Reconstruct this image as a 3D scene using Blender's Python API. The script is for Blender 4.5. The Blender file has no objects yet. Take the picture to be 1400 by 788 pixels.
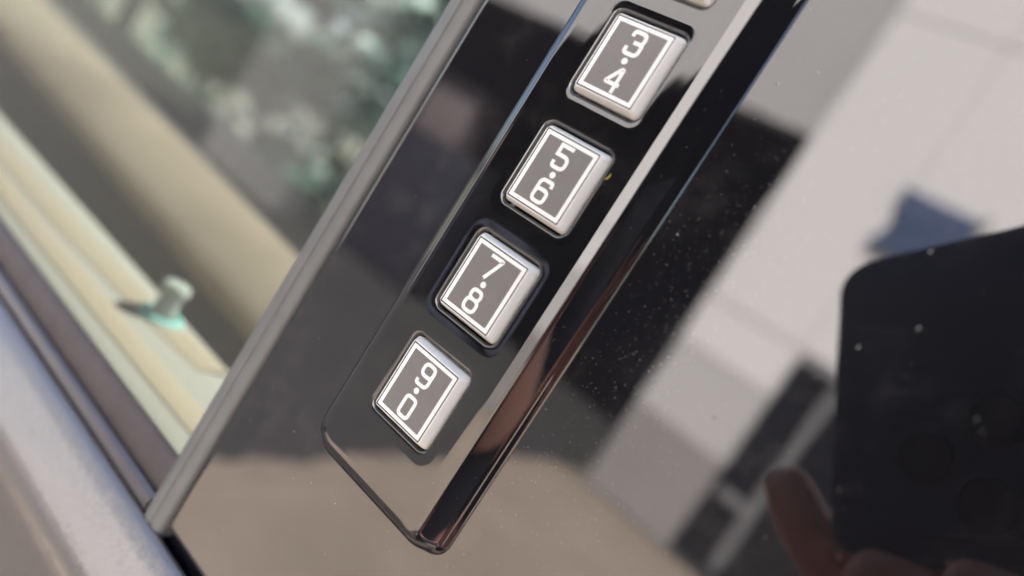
import bpy, bmesh, math, random
from mathutils import Vector, Matrix
random.seed(7)
S = bpy.context.scene
C = S.collection

# ------------------------------------------------------------------ camera
# everything is laid out in millimetres on the pillar: X along the car, Y up, Z out of the pillar towards the photographer
def W(x, y, z):
    return Vector((x, -z, y)) * 0.001

CAMP = (55.967, 31.349, 87.636)
RT, DN, AX = (0.69782, 0.53390, -0.47749), (0.50804, -0.83886, -0.19550), (-0.50492, -0.10616, -0.85661)
cam = bpy.data.cameras.new('camera')
camo = bpy.data.objects.new('camera', cam)
C.objects.link(camo)
S.camera = camo
def wd(v): return Vector((v[0], -v[2], v[1])).normalized()
r_, u_, b_ = wd(RT), -wd(DN), -wd(AX)
M = Matrix((r_, u_, b_)).transposed().to_4x4()
M.translation = W(*CAMP)
camo.matrix_world = M
cam.sensor_width = 36.0
cam.lens = 36.0 * 1000.0 / 1400.0
cam.clip_start = 0.004
cam.clip_end = 3000
cam.dof.use_dof = True
cam.dof.focus_distance = 0.110
cam.dof.aperture_fstop = 7.6

# ------------------------------------------------------------------ world, sun, exposure
world = bpy.data.worlds.new('World'); S.world = world; world.use_nodes = True
SUN_EL, SUN_AZ = math.radians(52), math.radians(18)
nt = world.node_tree
sky = nt.nodes.new('ShaderNodeTexSky'); sky.sky_type = 'NISHITA'; sky.sun_disc = False
sky.sun_elevation = SUN_EL; sky.sun_rotation = SUN_AZ
sky.air_density = 0.7; sky.dust_density = 2.5
bg = nt.nodes['Background']; bg.inputs['Strength'].default_value = 0.10
nt.links.new(sky.outputs[0], bg.inputs[0])
sun = bpy.data.lights.new('sun', 'SUN'); sun.energy = 4.5; sun.angle = math.radians(0.5); sun.color = (1.0, 0.965, 0.925)
suno = bpy.data.objects.new('sun', sun); C.objects.link(suno)
sd = Vector((math.sin(SUN_AZ) * math.cos(SUN_EL), math.cos(SUN_AZ) * math.cos(SUN_EL), math.sin(SUN_EL)))
suno.rotation_euler = sd.to_track_quat('Z', 'Y').to_euler(); suno.location = (0, 3, 6)
S.view_settings.view_transform = 'Standard'; S.view_settings.look = 'None'
S.view_settings.exposure = 2.2; S.view_settings.gamma = 1.0; S.view_settings.use_curve_mapping = False
S.cycles.use_denoising = True
S.cycles.max_bounces = 10; S.cycles.transparent_max_bounces = 12
S.cycles.sample_clamp_indirect = 6.0

# ------------------------------------------------------------------ helpers
class MB:
    def __init__(s): s.v, s.f, s.sm = [], [], []
    def vert(s, p): s.v.append(p); return len(s.v) - 1
    def face(s, ids, smooth=False): s.f.append(tuple(ids)); s.sm.append(smooth)
    def box(s, a, b):
        x0, y0, z0 = a; x1, y1, z1 = b
        i = [s.vert(p) for p in ((x0,y0,z0),(x1,y0,z0),(x1,y1,z0),(x0,y1,z0),(x0,y0,z1),(x1,y0,z1),(x1,y1,z1),(x0,y1,z1))]
        for q in ((3,2,1,0),(4,5,6,7),(0,1,5,4),(1,2,6,5),(2,3,7,6),(3,0,4,7)): s.face([i[k] for k in q])
    def loops(s, loops, close=True, cap0=False, cap1=False, smooth=True):
        ids = [[s.vert(p) for p in L] for L in loops]
        n = len(ids[0])
        for a, b in zip(ids, ids[1:]):
            for k in range(n if close else n - 1):
                j = (k + 1) % n
                s.face((a[k], a[j], b[j], b[k]), smooth)
        if cap0: s.face(list(reversed(ids[0])))
        if cap1: s.face(ids[-1])
        return ids
    def tube(s, pts, rad, n=10, cap=True):
        P = [Vector(p) for p in pts]; L = []
        rr = rad if isinstance(rad, (list, tuple)) else [rad] * len(P)
        up = Vector((0.13, 0.31, 0.94)).normalized()
        for i, p in enumerate(P):
            d = (P[min(i+1, len(P)-1)] - P[max(i-1, 0)]).normalized()
            a = d.cross(up)
            if a.length < 1e-3: a = d.cross(Vector((1, 0, 0)))
            a.normalize(); b = d.cross(a)
            L.append([tuple(p + (a * math.cos(t) + b * math.sin(t)) * rr[i]) for t in [2 * math.pi * k / n for k in range(n)]])
        s.loops(L, True, cap, cap)
    def build(s, name, mat, parent=None, base=None, sharp=35, bevel=0.0, recalc=True, kind=None, seg=2):
        me = bpy.data.meshes.new(name)
        o = Vector(base) if base else Vector((0, 0, 0))
        me.from_pydata([tuple(W(*(Vector(p) - o))) for p in s.v], [], s.f)
        me.materials.append(mat)
        if recalc:
            bm = bmesh.new(); bm.from_mesh(me)
            if bevel:
                bmesh.ops.bevel(bm, geom=[e for e in bm.edges if len(e.link_faces) == 2 and e.calc_face_angle(0) > 0.6], offset=bevel * 0.001, segments=seg, affect='EDGES', profile=0.6)
            bmesh.ops.recalc_face_normals(bm, faces=bm.faces[:]); bm.to_mesh(me); bm.free()
        for p in me.polygons: p.use_smooth = True
        me.set_sharp_from_angle(angle=math.radians(sharp))
        ob = bpy.data.objects.new(name, me); C.objects.link(ob)
        ob.location = W(*o)
        if parent:
            ob.parent = parent
            ob.location = W(*o) - (PW[parent.name])
        PW[ob.name] = W(*o)
        if kind: ob['kind'] = kind
        return ob
PW = {}
def thing(name, label, cat, base=(0, 0, 0), group=None):
    o = bpy.data.objects.new(name, None); C.objects.link(o); o.location = W(*base); o.empty_display_size = 0.01
    PW[o.name] = W(*base)
    return tag(o, label, cat, group)
def tag(o, label, cat, group=None):
    o['label'] = label; o['category'] = cat
    if group: o['group'] = group
    return o

def rrect(x0, y0, x1, y1, r, z, n=6):
    r = max(r, 1e-4); P = []
    for cx, cy, a in ((x1-r, y1-r, 0), (x0+r, y1-r, 90), (x0+r, y0+r, 180), (x1-r, y0+r, 270)):
        for k in range(n + 1):
            t = math.radians(a + 90 * k / n); P.append((cx + r * math.cos(t), cy + r * math.sin(t), z))
    return P

# ------------------------------------------------------------------ materials
def mat(name, base=(.5,.5,.5), rough=.5, metal=0., ior=1.45, spec=None, noise=None, bump=None, coat=0., sss=0., rnoise=None, film=None):
    """noise=(scale, second colour, contrast), bump=(scale, strength, distance m), rnoise=(scale, lo, hi), film=(scale, amount): thin dust film"""
    m = bpy.data.materials.new(name); m.use_nodes = True
    t = m.node_tree; N, L = t.nodes, t.links
    p = N['Principled BSDF']
    p.inputs['Base Color'].default_value = (*base, 1); p.inputs['Roughness'].default_value = rough
    p.inputs['Metallic'].default_value = metal; p.inputs['IOR'].default_value = ior
    if coat: p.inputs['Coat Weight'].default_value = coat; p.inputs['Coat Roughness'].default_value = .06
    if sss: p.inputs['Subsurface Weight'].default_value = sss; p.inputs['Subsurface Radius'].default_value = (1, .95, .85) if base[1] > .5 else (1, .3, .15); p.inputs['Subsurface Scale'].default_value = .0012
    co = N.new('ShaderNodeTexCoord')
    def nz(scale, detail=5, rgh=.55):
        n = N.new('ShaderNodeTexNoise'); n.inputs['Scale'].default_value = scale; n.inputs['Detail'].default_value = detail; n.inputs['Roughness'].default_value = rgh
        L.new(co.outputs['Object'], n.inputs['Vector']); return n
    col = None
    if noise:
        n = nz(noise[0]); cr = N.new('ShaderNodeValToRGB')
        w = .5 * (1 - noise[2])
        cr.color_ramp.elements[0].position = .5 - w; cr.color_ramp.elements[1].position = .5 + w
        cr.color_ramp.elements[0].color = (*base, 1); cr.color_ramp.elements[1].color = (*noise[1], 1)
        L.new(n.outputs['Fac'], cr.inputs[0]); L.new(cr.outputs[0], p.inputs['Base Color']); col = cr
    if rnoise:
        n = nz(rnoise[0], 4); mr = N.new('ShaderNodeMapRange'); mr.inputs[1].default_value = .35; mr.inputs[2].default_value = .7
        mr.inputs[3].default_value = rnoise[1]; mr.inputs[4].default_value = rnoise[2]
        L.new(n.outputs['Fac'], mr.inputs[0]); L.new(mr.outputs[0], p.inputs['Roughness'])
    if bump:
        n = nz(bump[0], 3); b = N.new('ShaderNodeBump'); b.inputs['Strength'].default_value = bump[1]; b.inputs['Distance'].default_value = bump[2]
        L.new(n.outputs['Fac'], b.inputs['Height']); L.new(b.outputs[0], p.inputs['Normal'])
    if film:
        n1 = nz(film[0], 8, .7); n2 = nz(film[0] * .22, 3); n = N.new('ShaderNodeMath'); n.operation = 'MULTIPLY'; n3 = N.new('ShaderNodeMath'); n3.operation = 'MULTIPLY'; n3.inputs[1].default_value = 2.0; L.new(n1.outputs['Fac'], n3.inputs[0]); L.new(n3.outputs[0], n.inputs[0]); L.new(n2.outputs['Fac'], n.inputs[1]); mr = N.new('ShaderNodeMapRange'); mr.inputs[1].default_value = .48; mr.inputs[2].default_value = .8
        mr.inputs[3].default_value = film[1] * .25; mr.inputs[4].default_value = film[1]
        d = N.new('ShaderNodeBsdfDiffuse'); d.inputs[0].default_value = (.55, .53, .52, 1)
        mx = N.new('ShaderNodeMixShader'); L.new(n.outputs[0], mr.inputs[0]); L.new(mr.outputs[0], mx.inputs[0])
        L.new(p.outputs[0], mx.inputs[1]); L.new(d.outputs[0], mx.inputs[2]); L.new(mx.outputs[0], N['Material Output'].inputs[0])
    return m

PANEL_IOR = 2.06
black_gloss = mat('black_gloss_panel', (.006,.006,.008), .015, ior=PANEL_IOR, rnoise=(90, .008, .03), bump=(28, .10, .0004), film=(330, .036))
black_house = mat('black_gloss_housing', (.006,.006,.007), .02, ior=PANEL_IOR, bump=(70, .08, .0003), film=(420, .016))
well_black = mat('black_well', (.010,.010,.010), .12, ior=1.8)
key_white = mat('key_white_plastic', (.88,.89,.86), .26, noise=(260, (.82,.83,.79), .3), sss=.35)
print_white = mat('key_print_white', (.90,.90,.88), .35)
key_line = mat('key_line_dark', (.02,.02,.023), .4)
key_grey = mat('key_inset_grey', (.205,.195,.19), .34, noise=(420, (.178,.168,.165), .2), bump=(2500, .12, .00004))
trim_grey = mat('trim_grey_rubber', (.165,.17,.168), .48, noise=(120, (.12,.124,.122), .2), bump=(900, .15, .0001))
seal_brown = mat('seal_brown_rubber', (.055,.045,.045), .5, noise=(200, (.09,.075,.072), .2))
def flake(name, base, rough):
    m = mat(name, base, rough, metal=.75, coat=.5)
    t = m.node_tree; N, L = t.nodes, t.links; p = N['Principled BSDF']
    co = N.new('ShaderNodeTexCoord'); v = N.new('ShaderNodeTexVoronoi'); v.inputs['Scale'].default_value = 3200
    L.new(co.outputs['Object'], v.inputs['Vector'])
    mr = N.new('ShaderNodeVectorMath'); mr.operation = 'SUBTRACT'; mr.inputs[1].default_value = (.5,.5,.5)
    L.new(v.outputs['Color'], mr.inputs[0])
    sc = N.new('ShaderNodeVectorMath'); sc.operation = 'SCALE'; sc.inputs['Scale'].default_value = .13; L.new(mr.outputs[0], sc.inputs[0])
    g = N.new('ShaderNodeNewGeometry'); ad = N.new('ShaderNodeVectorMath'); L.new(g.outputs['Normal'], ad.inputs[0]); L.new(sc.outputs[0], ad.inputs[1])
    nm = N.new('ShaderNodeVectorMath'); nm.operation = 'NORMALIZE'; L.new(ad.outputs[0], nm.inputs[0]); L.new(nm.outputs[0], p.inputs['Normal'])
    return m
silver = flake('silver_paint', (.285,.272,.26), .34)
silver_bead = mat('silver_bead', (.20,.19,.19), .3, metal=.6, noise=(150, (.17,.16,.165), .3))
gap_dark = mat('gap_dark', (.012,.013,.02), .35)
dust_m = mat('dust_grain', (.55,.53,.50), .7)
lint_y = mat('lint_yellow', (.75,.62,.12), .7)
drop_m = mat('dried_drop', (.01,.01,.012), .03, ior=2.2)
def glass_mat():
    m = bpy.data.materials.new('tinted_glass'); m.use_nodes = True
    t = m.node_tree; N, L = t.nodes, t.links; N.clear()
    o = N.new('ShaderNodeOutputMaterial'); tr = N.new('ShaderNodeBsdfTransparent'); tr.inputs[0].default_value = (.67,.69,.66,1)
    gl = N.new('ShaderNodeBsdfGlossy'); gl.inputs['Roughness'].default_value = 0.0; fr = N.new('ShaderNodeFresnel'); ge = N.new('ShaderNodeNewGeometry'); io = N.new('ShaderNodeMapRange'); io.inputs[3].default_value = 1.5; io.inputs[4].default_value = 1 / 1.5; L.new(ge.outputs['Backfacing'], io.inputs[0]); L.new(io.outputs[0], fr.inputs[0])
    mx = N.new('ShaderNodeMixShader'); L.new(fr.outputs[0], mx.inputs[0]); L.new(tr.outputs[0], mx.inputs[1]); L.new(gl.outputs[0], mx.inputs[2])
    df = N.new('ShaderNodeBsdfDiffuse'); df.inputs[0].default_value = (.6,.6,.57,1); m2 = N.new('ShaderNodeMixShader'); m2.inputs[0].default_value = .022      # even pale haze mixed into the glass to lower contrast
    L.new(mx.outputs[0], m2.inputs[1]); L.new(df.outputs[0], m2.inputs[2]); L.new(m2.outputs[0], o.inputs[0])
    return m
glass = glass_mat()
cream = mat('cream_trim', (.27,.268,.24), .6, noise=(25, (.22,.22,.195), .1))
ochre = mat('ochre_strip', (.26,.226,.168), .6)
knob_m = mat('knob_clear_grey', (.30,.34,.31), .15)
aqua = mat('knob_ring_aqua', (.20,.42,.40), .3)
seat_grey = mat('seat_grey_cloth', (.135,.127,.122), .85, noise=(14, (.085,.08,.078), .1))
seat_tan = mat('seat_tan_cloth', (.34,.285,.215), .85, noise=(22, (.24,.20,.15), .35))
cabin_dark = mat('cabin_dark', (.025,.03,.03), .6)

# ------------------------------------------------------------------ ground (setting)
GY = -1270
asphalt = mat('asphalt', (.062,.057,.055), .9, noise=(2, (.034,.033,.035), .2), bump=(120, .5, .004))
dirt = mat('pale_brown_concrete', (.35,.285,.228), .9, noise=(2.6, (.22,.178,.14), .25), bump=(60, .4, .004))
earth = mat('ground_grey', (.16,.15,.13), .95, noise=(.2, (.09,.10,.06), .2), bump=(30, .5, .01))
def sheet(name, x0, x1, z0, z1, y, m, th=3):
    b = MB(); b.box((x0, y - th, z0), (x1, y, z1)); o = b.build(name, m); o['kind'] = 'structure'; return o
sheet('ground', -400000, 400000, -400000, 400000, GY - 6, earth)
sheet('driveway', -9000, -1535, -3000, 9000, GY, asphalt)
sheet('pavement', -1530, 9000, -3000, 4380, GY, dirt)

b = MB(); rnd = random.Random(4); N_ = 60
top = []; 
for i in range(N_ + 1):
    z = -1000 + 5300 * i / N_
    e = -1535 - 60 - 25 * math.sin(i * .5) - rnd.uniform(0, 50)
    top.append(((-1500, GY + 5, z), (-1545, GY + 14, z), (e * .5 - 770, GY + 9, z), (e, GY + 1, z)))
b.loops([list(r) for r in top], False)
o = b.build('soil_drift', dirt, None, (-1540, GY, 500)); o['kind'] = 'stuff'; o['label'] = 'pale brown soil drifted over the driveway edge'
# ------------------------------------------------------------------ garage building across from the car
ZF = 4430.0
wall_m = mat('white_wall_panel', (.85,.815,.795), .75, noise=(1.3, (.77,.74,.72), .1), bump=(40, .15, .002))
bottom_m = mat('grey_bottom_panel', (.34,.32,.305), .85, noise=(2.2, (.27,.255,.245), .1))  # bottom row of wall panels, the darkest grey
low_m = mat('greyer_wall_panel', (.60,.58,.565), .8, noise=(2.2, (.52,.50,.485), .1))  # second row from the bottom, greyer than the white above
lintel_m = mat('grey_lintel', (.50,.48,.465), .75, noise=(2, (.45,.43,.42), .1))
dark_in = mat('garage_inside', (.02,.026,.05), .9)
joint_m = mat('wall_joint_grey', (.40,.38,.37), .85)
frame_m = mat('window_frame_grey', (.20,.20,.20), .5)
dark_glass = mat('dark_window_glass', (.012,.013,.017), .05)
garage = thing('garage_building', 'white panelled garage building with a wide dark open bay, mirrored in the pillar', 'building', (0, GY, ZF))
OX0, OX1, OT = -5200, -1390, 1345
b = MB()
b.box((OX1, GY, ZF + 12), (7000, 3800, ZF + 260)); b.box((OX0, OT, ZF + 130), (OX1, 3800, ZF + 260)); b.box((-6600, GY, ZF + 12), (OX0, 3800, ZF + 260))
b.build('wall', joint_m, garage, (0, GY, ZF))
xs = [OX1 + 6]
while xs[-1] < 6900: xs.append(xs[-1] + 640)
WX0, WX1, WT, WB = -715, 420, 125, -1215
k = 0
for i in range(len(xs) - 1):
    for (y0, y1) in ((GY + 5, -640), (-634, -150), (-144, 168), (180, 2185), (2197, 3790)):
        segs = [(xs[i] + 3, xs[i+1] - 3, y0, y1)]
        if y1 < 200 and xs[i+1] > WX0 - 5 and xs[i] < WX1 + 5:
            segs = []
            if xs[i] < WX0: segs.append((xs[i] + 3, WX0 - 4, y0, y1))
            if xs[i+1] > WX1: segs.append((WX1 + 4, xs[i+1] - 3, y0, y1))
        for (a, c, d, e) in segs:
            p = MB(); p.box((a, d, ZF), (c, e, ZF + 12)); p.build('wall_panel', bottom_m if y1 < -600 else low_m if y1 < 0 else wall_m, garage, (0, GY, ZF))
for i in range(4):
    a = OX0 + i * (OX1 - OX0) / 4
    p = MB(); p.box((a + 4, OT + 3, ZF + 118), (a + (OX1 - OX0) / 4 - 4, 3790, ZF + 130)); p.build('lintel_panel', lintel_m, garage, (0, GY, ZF))
b = MB()
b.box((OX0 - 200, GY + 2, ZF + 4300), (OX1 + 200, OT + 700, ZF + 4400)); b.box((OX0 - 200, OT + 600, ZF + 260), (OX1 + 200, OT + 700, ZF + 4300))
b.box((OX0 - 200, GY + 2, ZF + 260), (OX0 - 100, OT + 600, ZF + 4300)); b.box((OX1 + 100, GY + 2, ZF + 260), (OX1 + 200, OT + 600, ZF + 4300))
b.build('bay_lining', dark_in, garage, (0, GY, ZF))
b = MB(); b.box((-6800, 3800, ZF - 350), (7200, 3960, ZF + 5000)); b.build('roof', lintel_m, garage, (0, GY, ZF))
w = MB()
fw = 45
w.box((WX0, WB, ZF - 30), (WX0 + fw, WT, ZF + 40)); w.box((WX1 - fw, WB, ZF - 30), (WX1, WT, ZF + 40))
w.box((WX0 + fw, WT - fw, ZF - 30), (WX1 - fw, WT, ZF + 40)); w.box((WX0 + fw, WB, ZF - 30), (WX1 - fw, WB + fw, ZF + 40))
win = w.build('window', gap_dark, garage, (0, GY, ZF))
w = MB(); w.box((-480, WB + fw + 1, ZF - 26), (-420, WT - fw - 1, ZF + 14)); w.build('mullion', frame_m, win, (0, GY, ZF))
w = MB(); w.box((WX0 + fw + 1, -800, ZF - 24), (-481, -740, ZF + 14)); w.build('transom', frame_m, win, (0, GY, ZF))
w = MB(); w.box((WX0 + fw + 1, WB + fw + 1, ZF + 2), (WX1 - fw - 1, WT - fw - 1, ZF + 8)); w.build('pane', dark_glass, win, (0, GY, ZF))
# things inside the bay
card = mat('cardboard', (.34,.235,.15), .85, noise=(6, (.28,.19,.12), .2))
pale = mat('pale_sheet', (.42,.36,.37), .8)
def carton(x, y, z, w_, h_, d_, lab, m=card):
    t = thing('storage_box', lab, 'box', (x, y, z))
    b = MB(); b.box((x, y, z), (x + w_, y + h_, z + d_)); b.build('carton', m, t, (x, y, z), bevel=6)
    b = MB(); b.box((x + w_ * .45, y + h_ + .5, z - 1), (x + w_ * .55, y + h_ + 2, z + d_)); b.build('tape_strip', pale, t, (x, y, z))
carton(-5000, 112, ZF + 720, 620, 560, 420, 'pale pinkish carton on top of the dark cabinet in the garage bay', mat('pale_carton', (.20,.165,.165), .85, noise=(5, (.16,.13,.13), .2)))
carton(-4150, GY + 2, ZF + 1500, 520, 1000, 450, 'dark bluish carton deep in the garage bay', mat('blue_carton', (.06,.065,.10), .85, noise=(5, (.045,.05,.08), .2)))
cabm = mat('cabinet_black', (.03,.03,.04), .5)
t = thing('tool_cabinet', 'black two door tool cabinet just inside the garage bay', 'cabinet', (-5050, GY + 2, ZF + 700))
b = MB(); b.box((-5050, GY + 2, ZF + 700), (-4000, 110, ZF + 1180)); b.build('cabinet_body', cabm, t, (-5050, GY + 2, ZF + 700), bevel=6)
for x in (-5040, -4522):
    b = MB(); b.box((x, GY + 60, ZF + 680), (x + 512, 95, ZF + 698)); d = b.build('cabinet_door', cabm, t, (-5050, GY + 2, ZF + 700), bevel=3)
    hxx = x + 460 if x < -4600 else x + 40
    b = MB(); b.box((hxx, -650, ZF + 655), (hxx + 14, -500, ZF + 679)); b.build('handle', frame_m, d, (-5050, GY + 2, ZF + 700))

# swallow-tailed blue pennant on the wall
blue = mat('blue_cloth', (.075,.11,.20), .8, noise=(5, (.05,.075,.15), .2), bump=(12, .4, .02))
t = thing('wall_pennant', 'blue swallow tailed pennant hanging flat on the white wall', 'pennant', (-780, 900, ZF - 60))
b = MB()
def pt(x, y): return (x, y, ZF - 45 + 14 * math.sin(x * .02))
out = [(-785, 1270), (-345, 1250), (-345, 880), (-795, 900), (-700, 1055)]
fr = [b.vert((x, y, ZF - 52 + 10 * math.sin(x * .021))) for x, y in out]; bk = [b.vert((x, y, ZF - 46 + 10 * math.sin(x * .021))) for x, y in out]
b.face(fr); b.face(bk[::-1])
for i in range(5): b.face((fr[i], fr[(i+1) % 5], bk[(i+1) % 5], bk[i]))
b.build('cloth', blue, t, (-780, 900, ZF - 60))
b = MB(); b.tube([(-325, 860, ZF - 48), (-325, 1290, ZF - 48)], 16); b.box((-333, 1040, ZF - 46), (-317, 1080, ZF + 5)); b.build('bracket', frame_m, t, (-780, 900, ZF - 60))

# ------------------------------------------------------------------ shrubs beyond the car, seen through both windows
leaf_ms = [mat('leaf_green', (.035,.075,.05), .5, noise=(4, (.07,.12,.08), .2)), mat('leaf_pale', (.16,.27,.22), .5, noise=(4, (.09,.15,.12), .2)), mat('leaf_sun_glint', (.50,.60,.57), .4)]  # last leaf colour has sunlit glints painted into it
for m in leaf_ms:
    t = m.node_tree; p = t.nodes['Principled BSDF']; tl = t.nodes.new('ShaderNodeBsdfTranslucent'); mx = t.nodes.new('ShaderNodeMixShader'); mx.inputs[0].default_value = .55
    src = p.inputs['Base Color'].links[0].from_socket if p.inputs['Base Color'].links else None
    if src: t.links.new(src, tl.inputs[0])
    else: tl.inputs[0].default_value = p.inputs['Base Color'].default_value
    t.links.new(p.outputs[0], mx.inputs[1]); t.links.new(tl.outputs[0], mx.inputs[2]); t.links.new(mx.outputs[0], t.nodes['Material Output'].inputs[0])
bark = mat('bark', (.10,.075,.05), .9)
def shrub(x, z, h, r, lab, m, n=900, seed=1):
    rnd = random.Random(seed)
    t = thing('shrub', lab, 'shrub', (x, GY, z), 'shrubs beyond the car')
    b = MB(); mi = []
    cl = [(rnd.gauss(0, r * .5), h * rnd.uniform(.05, 1.0), rnd.gauss(0, r * .5), rnd.uniform(.18, .42) * r) for _ in range(22)]
    for i in range(n):
        ci = rnd.randrange(len(cl)); cx, cy, cz, cr = cl[ci]; ck = (0, 1, 2, 0, 0, 1, 0, 2)[ci % 8]
        d = Vector((rnd.gauss(0, 1), rnd.gauss(0, 1), rnd.gauss(0, 1))).normalized() * cr * rnd.uniform(.5, 1)
        p = Vector((x + cx, GY + cy, z + cz)) + d
        a = Vector((rnd.gauss(0, 1), rnd.gauss(0, 1), rnd.gauss(0, 1))).normalized(); c = a.orthogonal().normalized(); l = rnd.uniform(80, 170)
        q = [p - a * l, p + c * l * .4 + a * l * .1, p + a * l, p - c * l * .4 + a * l * .1]
        b.face([b.vert(tuple(k)) for k in q]); mi.append(ck if rnd.random() < .8 else 0)
    cr = b.build('crown', m, t, (x, GY, z), recalc=False)
    cr.data.materials.append(leaf_ms[1]); cr.data.materials.append(leaf_ms[2]); cr.data.polygons.foreach_set('material_index', mi)
    b = MB()
    for k in range(5):
        cx, cy, cz, cr = cl[k]
        b.tube([(x, GY, z), (x + cx * .3, GY + cy * .5, z + cz * .3), (x + cx, GY + cy, z + cz)], [22, 15, 5], 6)
    b.build('stem', bark, t, (x, GY, z))

# ------------------------------------------------------------------ car door: pillar panel, window, belt line, sill
door = thing('car', 'silver car side with glossy black pillar panel, grey trim and tinted window', 'car', (-33, -56, -5))
DB = (-33, -56, -5)
# pillar panel: slightly crowned slab with rounded edges
def slab(x0, y0, x1, y1, zt, th, r, e, mat_, name, parent, base, crown=0.0):
    b = MB(); L = []
    for k in range(5):
        t = math.radians(90 * k / 4)
        i = e * (1 - math.sin(t)); z = zt - e * (1 - math.cos(t)) * 1.0
        L.append((e - e * math.sin(t), zt - e + e * math.sin(t)) if False else (e * (1 - math.cos(t)), zt - e + e * math.sin(t)))
    Ls = [rrect(x0, y0, x1, y1, r, zt - th)] + [rrect(x0 + i, y0 + i, x1 - i, y1 - i, max(r - i, .05), z) for i, z in L] + [rrect(x0 + e + .5, y0 + e + .5, x1 - e - .5, y1 - e - .5, max(r - e, .05), zt)]
    b.loops(Ls, True, True, True)
    return b.build(name, mat_, parent, base, sharp=30)
panel = slab(-33.2, -52.9, 175, 420, -5.0, 3.0, 1.2, .6, black_gloss, 'pillar_panel', door, DB)

# window trim strip between glass and panel, extruded along the pillar
def extrude_y(prof, ys, closed=True):
    return [[(x, y, z) for x, z in prof] for y in ys]
b = MB()
prof = [(-33.9,-12),(-33.9,-6.0),(-34.1,-5.3),(-34.6,-4.85),(-35.5,-4.6),(-36.3,-4.62),(-36.55,-4.85),(-36.85,-4.88),(-37.1,-4.6),(-38.2,-4.55),(-39.4,-4.95),(-40.4,-5.7),(-41.1,-6.7),(-41.5,-8),(-41.6,-12)]
b.loops(extrude_y(prof, [-56.2, -55.9, 100, 420]), True, True, True)
b.build('window_trim', trim_grey, door, DB, sharp=40)
b = MB(); b.box((-33.9, -57, -13), (-32.2, 420, -8.2)); b.build('trim_gap', gap_dark, door, DB)
# tinted glass
b = MB(); b.box((-900, -75, -15.2), (-38, 420, -11.5)); b.build('window_pane', glass, door, DB)
# belt seal lip and mouldings run along X
def extrude_x(prof, xs_): return [[(x, y, z) for y, z in prof] for x in xs_]
b = MB()
b.loops(extrude_x([(-62,-11.2),(-47.5,-11.3),(-46.6,-10.9),(-46.4,-10.2),(-47.2,-9.3),(-49.5,-8.3),(-52,-7.6),(-62,-7.6)], [-900, -300, -42.2]), True, True, True)
b.build('belt_seal', seal_brown, door, DB)
b = MB()
b.loops(extrude_x([(-64,-7.4),(-53.0,-7.4),(-52.3,-7.0),(-52.1,-6.3),(-52.6,-5.4),(-53.8,-4.9),(-55.0,-5.2),(-55.3,-5.6),(-64,-5.6)], [-900, -300, -40.6]), True, True, True)
b.build('belt_moulding', silver_bead, door, DB)
b = MB()
prof = [(-66,-5.4),(-55.6,-5.4),(-55.2,-4.9),(-55.3,-4.2),(-56.0,-3.2),(-58.5,-1.2),(-62,1.6),(-64.2,3.2),(-65.4,3.9),(-66.6,4.3),(-68.2,4.5),(-71,4.2),(-75,3.4),(-82,2.2),(-120,-3),(-300,-12),(-950,-60),(-950,-90),(-300,-60),(-90,-40),(-66,-40)]
b.loops(extrude_x(prof, [-900, -300, -100, 0, 175]), True, True, True)
b.build('outer_panel', silver, door, DB, sharp=50)
# lower bright lip and dark gap under the pillar panel
b = MB(); b.box((-41, -66, -11), (175, -50, -8.5)); b.build('lower_gap', gap_dark, door, DB)
# inner sill, lock knob
b = MB()
b.loops(extrude_x([(-300,-17),(-56,-17),(-54,-18.5),(-53.2,-22),(-53,-48),(-54.5,-58),(-60,-64),(-300,-66)], [-900, -400, -43]), True, True, True)
b.build('inner_sill', cream, door, DB)
b = MB()
b.loops([[(x, y, z) for y, z in ((-52.9 , -24 - o), (-52.5, -26 - o), (-52.5, -31 - o), (-52.9, -33 - o))] for x, o in ((-900, 0), (-250, 0), (-170, 0), (-120, 1), (-70, 2), (-44, 3))], True, True, True)
b.build('sill_band', ochre, door, DB)
b = MB()
b.loops([[(x, y, z) for y, z in ((-52.9 , -38 - o), (-52.4, -40 - o), (-52.4, -46 - o), (-53.0, -50 - o))] for x, o in ((-900, -8), (-300, -6), (-170, -2), (-120, 2), (-90, 6))], True, True, True)
b.build('sill_band', ochre, door, DB)
def lathe(b, cx, cz, prof, n=20):
    b.loops([[(cx + r * math.cos(a), y, cz + r * math.sin(a)) for a in [2 * math.pi * k / n for k in range(n)]] for r, y in prof], True, True, True)
KX, KZ = -118, -47
b = MB(); lathe(b, KX, KZ, [(3.6,-53),(3.4,-48),(3.3,-45.5),(4.1,-44.6),(4.3,-43),(3.8,-41.6),(2.4,-41)]); knob = b.build('lock_knob', knob_m, door, DB)
b = MB(); lathe(b, KX, KZ, [(6.8,-53),(6.8,-52.2),(6.2,-51.4),(5.0,-51.2),(4.4,-51.8),(4.4,-53)]); b.build('knob_ring', aqua, knob, DB)

# ------------------------------------------------------------------ seat and far side of the cabin
SB = (-500, -400, -250)

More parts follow.
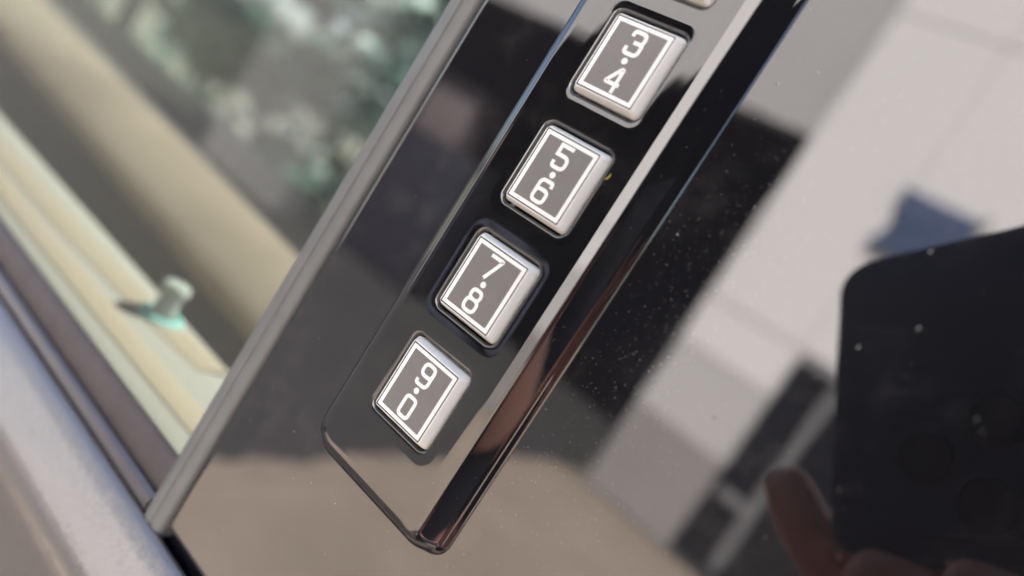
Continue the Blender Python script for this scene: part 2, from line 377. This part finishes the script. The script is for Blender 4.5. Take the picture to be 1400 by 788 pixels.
def tilt(x): return (-x - 180) * .047
b = MB(); X = [-1200, -700, -350, -60]
b.loops([[(x, y + tilt(x), z) for y, z in ((-400,-152),(-86,-152),(-84,-150))] + [(x, y + tilt(x), z) for y, z in ((-56,-156),(-52,-165),(-49,-250),(-56,-262),(-400,-270))] for x in X], True, True, True)
seat = b.build('seat', seat_grey, door, SB)
b = MB()
b.loops([[(x, y + tilt(x), z) for y, z in ((-84,-149),(-76,-122),(-69,-117),(-62,-122),(-48,-158),(-52,-164),(-84,-153))] for x in X], True, True, True)
b.build('side_band', seat_tan, seat, SB)
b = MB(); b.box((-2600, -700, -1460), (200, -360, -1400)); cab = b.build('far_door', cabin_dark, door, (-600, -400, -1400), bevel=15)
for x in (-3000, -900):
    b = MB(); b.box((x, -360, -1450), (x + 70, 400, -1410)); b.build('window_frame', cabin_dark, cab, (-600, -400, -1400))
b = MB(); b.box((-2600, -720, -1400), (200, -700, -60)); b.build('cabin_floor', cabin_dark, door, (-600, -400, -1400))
b = MB(); b.box((-1500, 422, -365), (1500, 450, -6)); b.build('roof_shade_near', silver, door, (-300, 420, -200), bevel=6)  # unseen slab added to keep sun off the belt line, edge set for that
b = MB(); b.box((-1500, 422, -1600), (1500, 450, -540)); b.build('roof_shade_far', silver, door, (-300, 420, -200), bevel=6)  # unseen slab added to shade the seat; the gap lets sun reach the sill
for (x, z, h, r, m, sd_, lab) in ((-4300, -3300, 2900, 1000, 0, 3, 'dark green leafy shrub beyond the far car window, middle one'), (-6400, -3900, 3300, 1200, 1, 5, 'pale green leafy shrub beyond the far car window, farthest along the seat'),
        (-2900, -3600, 2700, 900, 1, 8, 'greyish green leafy shrub closest to the grey window trim'), (-5200, -4900, 3600, 1300, 0, 9, 'tall dark shrub at the back of the shrubs beyond the car'), (-3300, -5200, 3600, 1300, 0, 12, 'tall dark shrub behind the greyish green shrub')):
    shrub(x, z, h, r, lab, leaf_ms[m], n=1700, seed=sd_)

# ------------------------------------------------------------------ keypad
KB = (0, -20, -5)
PITCH = 18.387
keypad = thing('door_keypad', 'glossy black keypad strip of white number keys stuck on the pillar panel', 'keypad', KB)
hb = MB()
OX1_, OY1 = 15.9, 5 * PITCH + 4
XL, YB, RF = -14.25, -18.65, 3.0            # left wall, bottom wall and the fillet radius that rolls them into the face
lev = [(0,-5.3),(.05,-4.95),(.35,-4.6),(.95,-4.25),(1.2,-4.05),(1.4,-3.88),(1.52,-3.75),(2.13,-3.1),(2.5,-2.7),(2.88,-2.3),(3.25,-1.9),(3.58,-1.55),(3.7,-1.42),(3.9,-1.26),(4.1,-1.10),(4.2,-1.085),(4.9,-1.015),(5.6,-.945),(5.7,-.935),(6.0,-.91),(6.3,-.9),(6.5,-.9)]
def fil(z):
    return 0.0 if z < -.9 - RF else RF - math.sqrt(max(0, RF * RF - (z + .9 + RF) ** 2))
def oloop(k):
    i, z = lev[k]; f = fil(z) + max(0, k - 19) * .2
    x0, y0, x1, y1 = XL + f, YB + f, OX1_ - i, OY1 - i
    P = []; n = 10
    rs = (max(3.5 - i * .4, .6), 4.0, max(5.2 - f * .75, 2.0), max(3.2 - i * .30, .9))     # top right, top left, bottom left, bottom right
    for cx, cy, a, r in ((x1 - rs[0], y1 - rs[0], 0, rs[0]), (x0 + rs[1], y1 - rs[1], 90, rs[1]), (x0 + rs[2], y0 + rs[2], 180, rs[2]), (x1 - rs[3], y0 + rs[3], 270, rs[3])):
        for q in range(n + 1):
            t = math.radians(a + 90 * q / n); P.append((cx + r * math.cos(t), cy + r * math.sin(t), z))
    return P
ids = hb.loops([oloop(k) for k in range(len(lev))])
wells = []
for k in range(5):
    c = k * PITCH - (.8 if k == 4 else 0)
    def wl(i, z): return rrect(-6.55 + i, c - 7.08 + i, 6.55 - i, c + 7.08 - i, 1.6 - i * .6, z, 6)
    wells.append(hb.loops([wl(-1.55, -.9), wl(-1.45, -.9), wl(-1.0, -.909), wl(-.5, -.934), wl(-.1, -.962), wl(.1, -1.0), wl(.25, -1.11), wl(.33, -1.22), wl(.37, -1.45), wl(.4, -2.9)], cap1=True))
me = bpy.data.meshes.new('housing')
bm = bmesh.new()
bv = [bm.verts.new(W(*(Vector(p) - Vector(KB)))) for p in hb.v]
for f in hb.f: bm.faces.new([bv[i] for i in f])
bm.verts.ensure_lookup_table()
def lp(idl):
    es = []
    for a, c in zip(idl, idl[1:] + idl[:1]):
        e = bm.edges.get((bv[a], bv[c])); es.append(e)
    return es
edges = lp(ids[-1])
for wv in wells: edges += lp(wv[0])
res = bmesh.ops.triangle_fill(bm, use_beauty=True, use_dissolve=False, edges=edges, normal=(0, -1, 0))
topf = set(f for f in res['geom'] if isinstance(f, bmesh.types.BMFace))
bmesh.ops.recalc_face_normals(bm, faces=bm.faces[:])
bm.to_mesh(me); bm.free()
for p in me.polygons: p.use_smooth = True
me.set_sharp_from_angle(angle=math.radians(42))
me.materials.append(black_house)
housing = bpy.data.objects.new('housing', me); C.objects.link(housing); housing.parent = keypad; PW['housing'] = W(*KB)

# strokes of the print
def rounded(pts, rs, closed):
    out = []; n = len(pts)
    for i, p in enumerate(pts):
        r = rs[i] if isinstance(rs, (list, tuple)) else rs
        if r == 0 or (not closed and i in (0, n - 1)): out.append(Vector(p)); continue
        p = Vector(p); a = Vector(pts[i-1]); c = Vector(pts[(i+1) % n])
        u, v = (a - p), (c - p); r = min(r, u.length * .5, v.length * .5)
        A, B = p + u.normalized() * r, p + v.normalized() * r
        for k in range(7):
            t = k / 6; out.append(A * (1-t)**2 * 1 + p * 2 * t * (1-t) + B * t * t if False else (A*(1-t)+p*t)*(1-t) + (p*(1-t)+B*t)*t)
    return out
def ribbon(b, pts, w_, closed, z0, z1):
    n = len(pts); L, R_ = [], []
    for i, p in enumerate(pts):
        a = pts[i-1] if (closed or i) else None; c = pts[(i+1) % n] if (closed or i < n-1) else None
        d1 = (p - a).normalized() if a is not None else None; d2 = (c - p).normalized() if c is not None else None
        d1 = d1 or d2; d2 = d2 or d1
        t = (d1 + d2).normalized(); nn = Vector((-t.y, t.x)); m = w_ / 2 / max(.45, nn.dot(Vector((-d1.y, d1.x))))
        L.append(p + nn * m); R_.append(p - nn * m)
    rows = [[(l.x, l.y, z0), (l.x, l.y, z1), (r.x, r.y, z1), (r.x, r.y, z0)] for l, r in zip(L, R_)]
    if closed: rows.append(rows[0])
    b.loops(rows, True, not closed, not closed)
SW = .57
def rect(x0, y0, x1, y1): return [(x0, y0), (x1, y0), (x1, y1), (x0, y1)]
GLYPH = {
 '1': [([(-.6,3.7),(.15,4.4),(.15,1.05)], 0, False)],
 '2': [([(-1.05,-1.75),(-1.05,-1.1),(1.05,-1.1),(1.05,-2.6),(-1.0,-4.35),(1.15,-4.35)], [0,.6,.7,.6,0,0], False)],
 '3': [([(-1.05,3.55),(-1.05,4.35),(1.05,4.35),(1.05,2.8),(-.4,2.8)], [0,.75,.75,.55,0], False), ([(.45,2.8),(1.1,2.8),(1.1,1.1),(-1.1,1.1),(-1.1,2.05)], [0,.55,.75,.75,0], False)],
 '4': [([(.72,-4.72),(.72,-1.2),(.42,-1.2),(-1.12,-3.45),(.44,-3.45)], [0,.12,.1,.25,0], False), ([(.44,-3.45),(1.32,-3.45)], 0, False)],
 '5': [([(1.1,4.35),(-1.1,4.35),(-1.1,2.95),(1.05,2.95),(1.05,1.1),(-1.05,1.1),(-1.05,1.95)], [0,0,0,.9,.8,.75,0], False)],
 '6': [(rect(-1.05,-4.35,1.05,-2.5), .75, True), ([(-1.05,-3.6),(-1.05,-1.1),(1.05,-1.1),(1.05,-1.85)], [0,.8,.7,0], False)],
 '7': [([(-1.3,4.3),(1.05,4.3),(-.55,.85)], [0,.12,0], False)],
 '8': [(rect(-.92,-2.55,.92,-1.1), .7, True), (rect(-1.08,-4.35,1.08,-2.55), .8, True)],
 '9': [(rect(-1.05,2.6,1.05,4.35), .75, True), ([(1.05,3.5),(1.05,1.1),(-1.05,1.1),(-1.05,1.75)], [0,.8,.7,0], False)],
 '0': [(rect(-1.0,-4.3,1.0,-1.15), .65, True)],
}
LABS = ['9 and 0', '7 and 8', '5 and 6', '3 and 4', '1 and 2']
WORDS = ['90', '78', '56', '34', '12']
OFFS = [(.08,-.05), (-.12,0), (-.12,.05), (.05,0), (0,0)]
first = {}
def share(name, parent, base):
    o = first[name].copy(); C.objects.link(o); o.name = name; o.parent = parent; o.location = W(*base) - PW[parent.name]; PW[o.name] = W(*base); return o
for k in range(5):
    c = k * PITCH - (.8 if k == 4 else 0); B0 = (0, c, -2.5)
    ZT = -.03
    if k == 0:
        b = MB()
        def kl(hx, hy, r, z): return rrect(-hx, c - hy, hx, c + hy, r, z, 6)
        b.loops([kl(6.0,6.36,.8,-2.7), kl(5.97,6.33,.8,-1.5), kl(5.92,6.29,.8,-1.36), kl(5.28,5.91,.65,-.30), kl(5.22,5.86,.62,-.17), kl(5.15,5.80,.6,-.08), kl(5.08,5.74,.56,ZT), kl(5.03,5.69,.52,ZT)], True, True, True)
        key = b.build('key', key_white, keypad, B0, sharp=25)
        first['key'] = key
    else:
        key = share('key', keypad, B0)
    key['label'] = 'white key printed ' + LABS[k]
    # outline, grey inset (both thin prints, same on every key)
    if k == 0:
        b = MB(); b.loops([kl(4.93,5.63,.14,ZT-.02), kl(4.93,5.63,.14,ZT+.012), kl(4.74,5.44,.1,ZT+.012), kl(4.74,5.44,.1,ZT-.02)], True)
        first['key_outline'] = b.build('key_outline', key_line, key, B0)
        b = MB(); b.loops([kl(4.73,5.43,.1,ZT-.02), kl(4.73,5.43,.1,ZT+.010), kl(4.11,4.87,.06,ZT+.010), kl(4.11,4.87,.06,ZT-.02)], True)
        first['key_border'] = b.build('key_border', print_white, key, B0)
        b = MB(); b.loops([kl(4.10,4.86,.06,ZT-.02), kl(4.10,4.86,.06,ZT+.012)], True, True, True)
        first['key_inset'] = b.build('key_inset', key_grey, key, B0)
        b = MB(); lp_ = lambda r, z: [(r * math.cos(a), c + r * math.sin(a), z) for a in [2*math.pi*j/20 for j in range(20)]]
        b.loops([lp_(.48, ZT), lp_(.48, ZT + .035)], True, True, True)
        first['dot'] = b.build('dot', print_white, key, B0)
    else:
        for nm in ('key_outline', 'key_border', 'key_inset'): share(nm, key, B0)
        share('dot', key, B0)
    for ch in WORDS[k]:
        b = MB()
        for q, (pts, rs, cl) in enumerate(GLYPH[ch]):
            P = [p + Vector((OFFS[k][0], c + OFFS[k][1])) for p in rounded(pts, rs, cl)]
            ribbon(b, P, SW, cl, ZT, ZT + .032 + q * .003)
        d = b.build('digit', print_white, key, B0, sharp=60)
        d['label'] = 'white printed digit ' + ch

# ------------------------------------------------------------------ dust grains, dried drops, lint
def grains(n, where, zf, lo, hi, seed):
    rnd = random.Random(seed); b = MB(); i = 0; hi *= .85
    while i < n:
        p = where(rnd)
        if p is None: continue
        x, y = p; s_ = lo + (hi - lo) * rnd.random() ** 4; z = zf(x, y)
        a = rnd.uniform(0, 6.28); el = rnd.choice((1, 1, 1, 1.6, 2.6))
        ca, sa = math.cos(a), math.sin(a)
        q = [(x + s_*el*ca, y + s_*el*sa, z), (x - s_*sa, y + s_*ca, z), (x - s_*el*ca*.8, y - s_*el*sa*.8, z), (x + s_*sa*.8, y - s_*ca*.8, z), (x, y, z + s_ * .5)]
        v = [b.vert(k) for k in q]
        for e in range(4): b.face((v[e], v[(e+1) % 4], v[4]))
        i += 1
    return b
def on_panel(r):
    u = r.random()
    if u < .40: x, y = r.gauss(24, 5), r.gauss(28, 17)
    elif u < .6: x, y = r.gauss(26, 12), r.gauss(-5, 18)
    else: x, y = r.uniform(-33, 75), r.uniform(-55, 95)
    if (-15.0 < x < 16.4 and y > -19.3) or not (-33 < x < 170 and -55 < y < 400): return None
    return x, y
b = grains(4200, on_panel, lambda x, y: -5.0, .006, .058, 11)
b.build('dust', dust_m, panel, DB, kind='stuff', recalc=False)
def on_house(r):
    x, y = r.uniform(-11, 10.3), r.uniform(-15, 90)
    k = round(y / PITCH)
    if abs(x) < 6.6 and abs(y - k * PITCH) < 7.2: return None
    return x, y
b = grains(230, on_house, lambda x, y: -.93 if abs(x) < 10 and y > -14.5 else -1.0, .010, .075, 12)
def on_key(r):
    k = r.randrange(5); return r.uniform(-4.8, 4.8), k * PITCH + r.uniform(-5.4, 5.4)
def on_slope(r): return r.uniform(13.0, 14.2), r.uniform(-12, 85)
b.build('dust', dust_m, housing, KB, kind='stuff', recalc=False)
b = grains(130, on_slope, lambda x, y: -1.75 - (x - 12.75) * 1.206 + .01, .01, .055, 13); b.build('dust', dust_m, housing, KB, kind='stuff', recalc=False)
rnd = random.Random(21); b = MB()
n = 0
while n < 36:
    x, y = (rnd.gauss(58, 14), rnd.gauss(32, 20)) if rnd.random() < .6 else (rnd.uniform(18, 75), rnd.uniform(-10, 95))
    if x < 17.5: continue
    r = rnd.uniform(.08, .2) if rnd.random() < .8 else rnd.uniform(.2, .28); n += 1
    b.loops([[(x + r*f*math.cos(t), y + r*f*math.sin(t), -5.0 + r * h * .28) for t in [6.283*k/12 for k in range(12)]] for f, h in ((1.15, -.02), (1, .08), (.8, .2), (.5, .3), (.2, .34))], True, False, True)
b.build('dried_drop', drop_m, panel, DB, kind='stuff')
b = MB(); P = [(6.9, 40.0, -.86), (7.2, 40.1, -.70), (7.4, 40.4, -.66), (7.4, 40.75, -.74), (7.3, 41.0, -.86)]
b.tube(P, [.03,.055,.06,.055,.03], 6)
lint = b.build('lint_fibre', lint_y, None, (6.9, 40.2, -.95)); tag(lint, 'tiny curled yellow fibre lying beside the five six key', 'fibre')

# ------------------------------------------------------------------ photographer: phone, hand, body (mirrored in the gloss)
def PH(r, d, k):   # phone frame: right, down, back from the lens
    return tuple(CAMP[i] + RT[i]*r + DN[i]*d - AX[i]*k for i in range(3))
phone_m = mat('phone_navy', (.04,.05,.095), .35)
lens_m = mat('lens_black', (.022,.027,.05), .2)
lens_ring = mat('lens_ring', (.05,.06,.08), .3, metal=.8)
phone = thing('mobile_phone', 'dark navy mobile phone held up in front of the pillar, mirrored in it', 'phone', PH(45, -15, 6))
PB = PH(45, -15, 6)
b = MB()
def pl(i, k): return [PH(x, y, k) for x, y, _ in rrect(-23.5 + i, -51.5 + i, 124 - i, 22.8 - i, 9 - i, 0, 8)]
b.loops([pl(1.2, 3.0), pl(.4, 3.3), pl(0, 4.2), pl(0, 10), pl(.4, 10.9), pl(1.2, 11.2)], True, True, True)
b.build('phone_body', phone_m, phone, PB)
b = MB()
def bl(i, k): return [PH(x, y, k) for x, y, _ in rrect(-15 + i, -15 + i, 21 - i, 17 - i, 7 - i, 0, 6)]
b.loops([bl(0, 3.2), bl(0, 2.4), bl(.4, 2.0)], True, True, True)
b.build('camera_bump', phone_m, phone, PB)
for (lx, ly) in ((0, 0), (0, -0.1 + 0), (14.5, -7.5), (12.5, 9.5)):
    if (lx, ly) == (0, -0.1): continue
    b = MB()
    def cl_(r, k): return [PH(lx + r*math.cos(a), ly + r*math.sin(a), k) for a in [6.28318*j/24 for j in range(24)]]
    b.loops([cl_(6, 2.2), cl_(6, 1.0), cl_(5.2, .8), cl_(5.0, 1.4)], True, False, False); b.loops([cl_(5.05, 1.5), cl_(.5, 1.45)], True, False, True)
    b.build('camera_lens', lens_ring if False else lens_m, phone, PB)

skin_m = mat('skin', (.76,.36,.29), .5, noise=(60, (.66,.29,.23), .2), sss=.1)
navy = mat('navy_cloth', (.018,.024,.045), .85, bump=(60, .3, .003))
jeans = mat('dark_trousers', (.02,.022,.03), .9)
hair_m = mat('dark_hair', (.02,.014,.01), .6)
def skinned(name, nodes, links, m, parent, base, sub=2, root=0):
    me = bpy.data.meshes.new(name)
    me.from_pydata([tuple(W(*p) - W(*base)) for p, r in nodes], links, [])
    o = bpy.data.objects.new(name, me); C.objects.link(o)
    sk = o.modifiers.new('skin', 'SKIN'); sk.use_smooth_shade = True
    for i, (p, r) in enumerate(nodes):
        rr = r if isinstance(r, tuple) else (r, r)
        me.skin_vertices[0].data[i].radius = (rr[0] * .001, rr[1] * .001)
    me.skin_vertices[0].data[root].use_root = True
    sb = o.modifiers.new('sub', 'SUBSURF'); sb.levels = sub; sb.render_levels = sub
    me.materials.append(m)
    if parent: o.parent = parent; o.location = W(*base) - PW[parent.name]
    PW[o.name] = W(*base)
    return o
PX, PZ = 520, 285       # standing place
per = thing('person', 'person in dark navy jacket holding up a phone, mirrored in the gloss', 'person', (PX, GY, PZ))
PBASE = (PX, GY, PZ)
G = GY
wrist = PH(40, 62, 42); elbow = (430, -150, 165)
sh_h = (400, 130, 255)   # shoulder of the holding arm
body = [((PX, G + 930, PZ), (150, 115)), ((PX, G + 1120, PZ), (140, 105)), ((PX - 10, G + 1300, PZ - 10), (165, 115)), ((PX - 15, G + 1400, PZ - 20), (110, 85)),
        ((PX - 30, G + 1490, PZ - 35), 54), ((PX - 45, G + 1560, PZ - 60), (75, 85)), ((PX - 55, G + 1650, PZ - 70), (78, 95)), ((PX - 55, G + 1720, PZ - 65), (60, 70)),
        (sh_h, 58), (elbow, 44), (wrist, 27), (PH(22, 48, 34), (38, 20)),
        ((PX + 190, G + 1385, PZ + 60), 58), ((PX + 240, G + 1110, PZ + 60), 45), ((PX + 215, G + 870, PZ + 10), 30), ((PX + 205, G + 780, PZ - 20), (38, 20)),
        ((PX - 95, G + 860, PZ), 88), ((PX - 105, G + 470, PZ - 10), 60), ((PX - 110, G + 80, PZ), 42), ((PX - 130, G + 35, PZ - 140), (42, 28)),
        ((PX + 95, G + 860, PZ), 88), ((PX + 110, G + 470, PZ - 5), 60), ((PX + 115, G + 80, PZ + 20), 42), ((PX + 120, G + 35, PZ - 120), (42, 28))]
# fingers and thumb rooted in the palms
hand = [((PH(22, 48, 34)), 0)]
links = [(0,1),(1,2),(2,3),(3,4),(4,5),(5,6),(6,7),(3,8),(8,9),(9,10),(10,11),(3,12),(12,13),(13,14),(14,15),(0,16),(16,17),(17,18),(18,19),(0,20),(20,21),(21,22),(22,23)]
bo = skinned('body', body, links, skin_m, per, PBASE)
def digit_chain(pts, rads, nm):
    return skinned(nm, list(zip(pts, rads)), [(i, i+1) for i in range(len(pts)-1)], skin_m, bo, PBASE)
digit_chain([PH(12, 46, 32), PH(-10, 38, 22), PH(-27, 27, 12), PH(-34.5, 12, 5), PH(-37, 2, 2)], [14, 10, 7.8, 7.2, 6.2], 'thumb')
for j, (r0, r1) in enumerate(((6, 4), (24, 24), (42, 44), (58, 62))):
    digit_chain([PH(22 + j*6, 44, 32), PH(r0, 33, 24), PH(r0 - 6, 29.5, 10), PH(r1 - 14, 28, 1), PH(r1 - 20, 24.5, -1)], [14, 9.5, 8.6, 7.8, 6.6], 'finger')
hx, hy, hz = PX + 205, G + 780, PZ - 20
for j in range(4):
    o_ = (j - 1.5) * 17
    digit_chain([(hx, hy, hz), (hx + 6, hy - 60, hz + o_), (hx - 2, hy - 95 + abs(o_) * .3, hz + o_), (hx - 16, hy - 120 + abs(o_) * .4, hz + o_)], [14, 9, 8, 6.5], 'finger')
digit_chain([(hx, hy + 20, hz), (hx - 12, hy - 20, hz - 38), (hx - 18, hy - 55, hz - 44)], [13, 9.5, 7.5], 'thumb')
# clothes
jk = [((PX, G + 840, PZ), (165, 125)), ((PX, G + 1120, PZ), (158, 122)), ((PX - 10, G + 1300, PZ - 10), (182, 130)), ((PX - 15, G + 1405, PZ - 20), (122, 96)), ((PX - 26, G + 1462, PZ - 32), 66),
      (sh_h, 76), (tuple((Vector(sh_h) + Vector(elbow)) / 2), 66), (tuple(Vector(elbow) + (Vector(sh_h) - Vector(elbow)) * .05), 60),
      ((PX + 190, G + 1390, PZ + 60), 76), ((PX + 240, G + 1110, PZ + 60), 62), ((PX + 218, G + 900, PZ + 15), 46), (tuple(Vector(elbow) + (Vector(wrist) - Vector(elbow)) * .45), 46)]
skinned('jacket', jk, [(0,1),(1,2),(2,3),(3,4),(3,5),(5,6),(6,7),(3,8),(8,9),(9,10),(7,11)], navy, per, PBASE)
tr = [((PX, G + 900, PZ), (158, 122)), ((PX - 95, G + 830, PZ), 104), ((PX - 105, G + 470, PZ - 10), 78), ((PX - 110, G + 75, PZ), 66), ((PX + 95, G + 830, PZ), 104), ((PX + 110, G + 470, PZ - 5), 78), ((PX + 115, G + 75, PZ + 20), 66)]
skinned('trousers', tr, [(0,1),(1,2),(2,3),(0,4),(4,5),(5,6)], jeans, per, PBASE)
hd = [((PX - 40, G + 1585, PZ - 15), (72, 70)), ((PX - 45, G + 1680, PZ - 35), (90, 88)), ((PX - 52, G + 1745, PZ - 70), (70, 72))]
skinned('hair', hd, [(0,1),(1,2)], hair_m, per, PBASE)
eye = mat('eye', (.6,.6,.6), .2)
for s_ in (-1, 1):
    b = MB(); b.tube([(PX - 55 + s_*32, G + 1618, PZ - 158), (PX - 55 + s_*32, G + 1618, PZ - 150)], [7, 11], 10); b.build('eye', eye, per, PBASE)
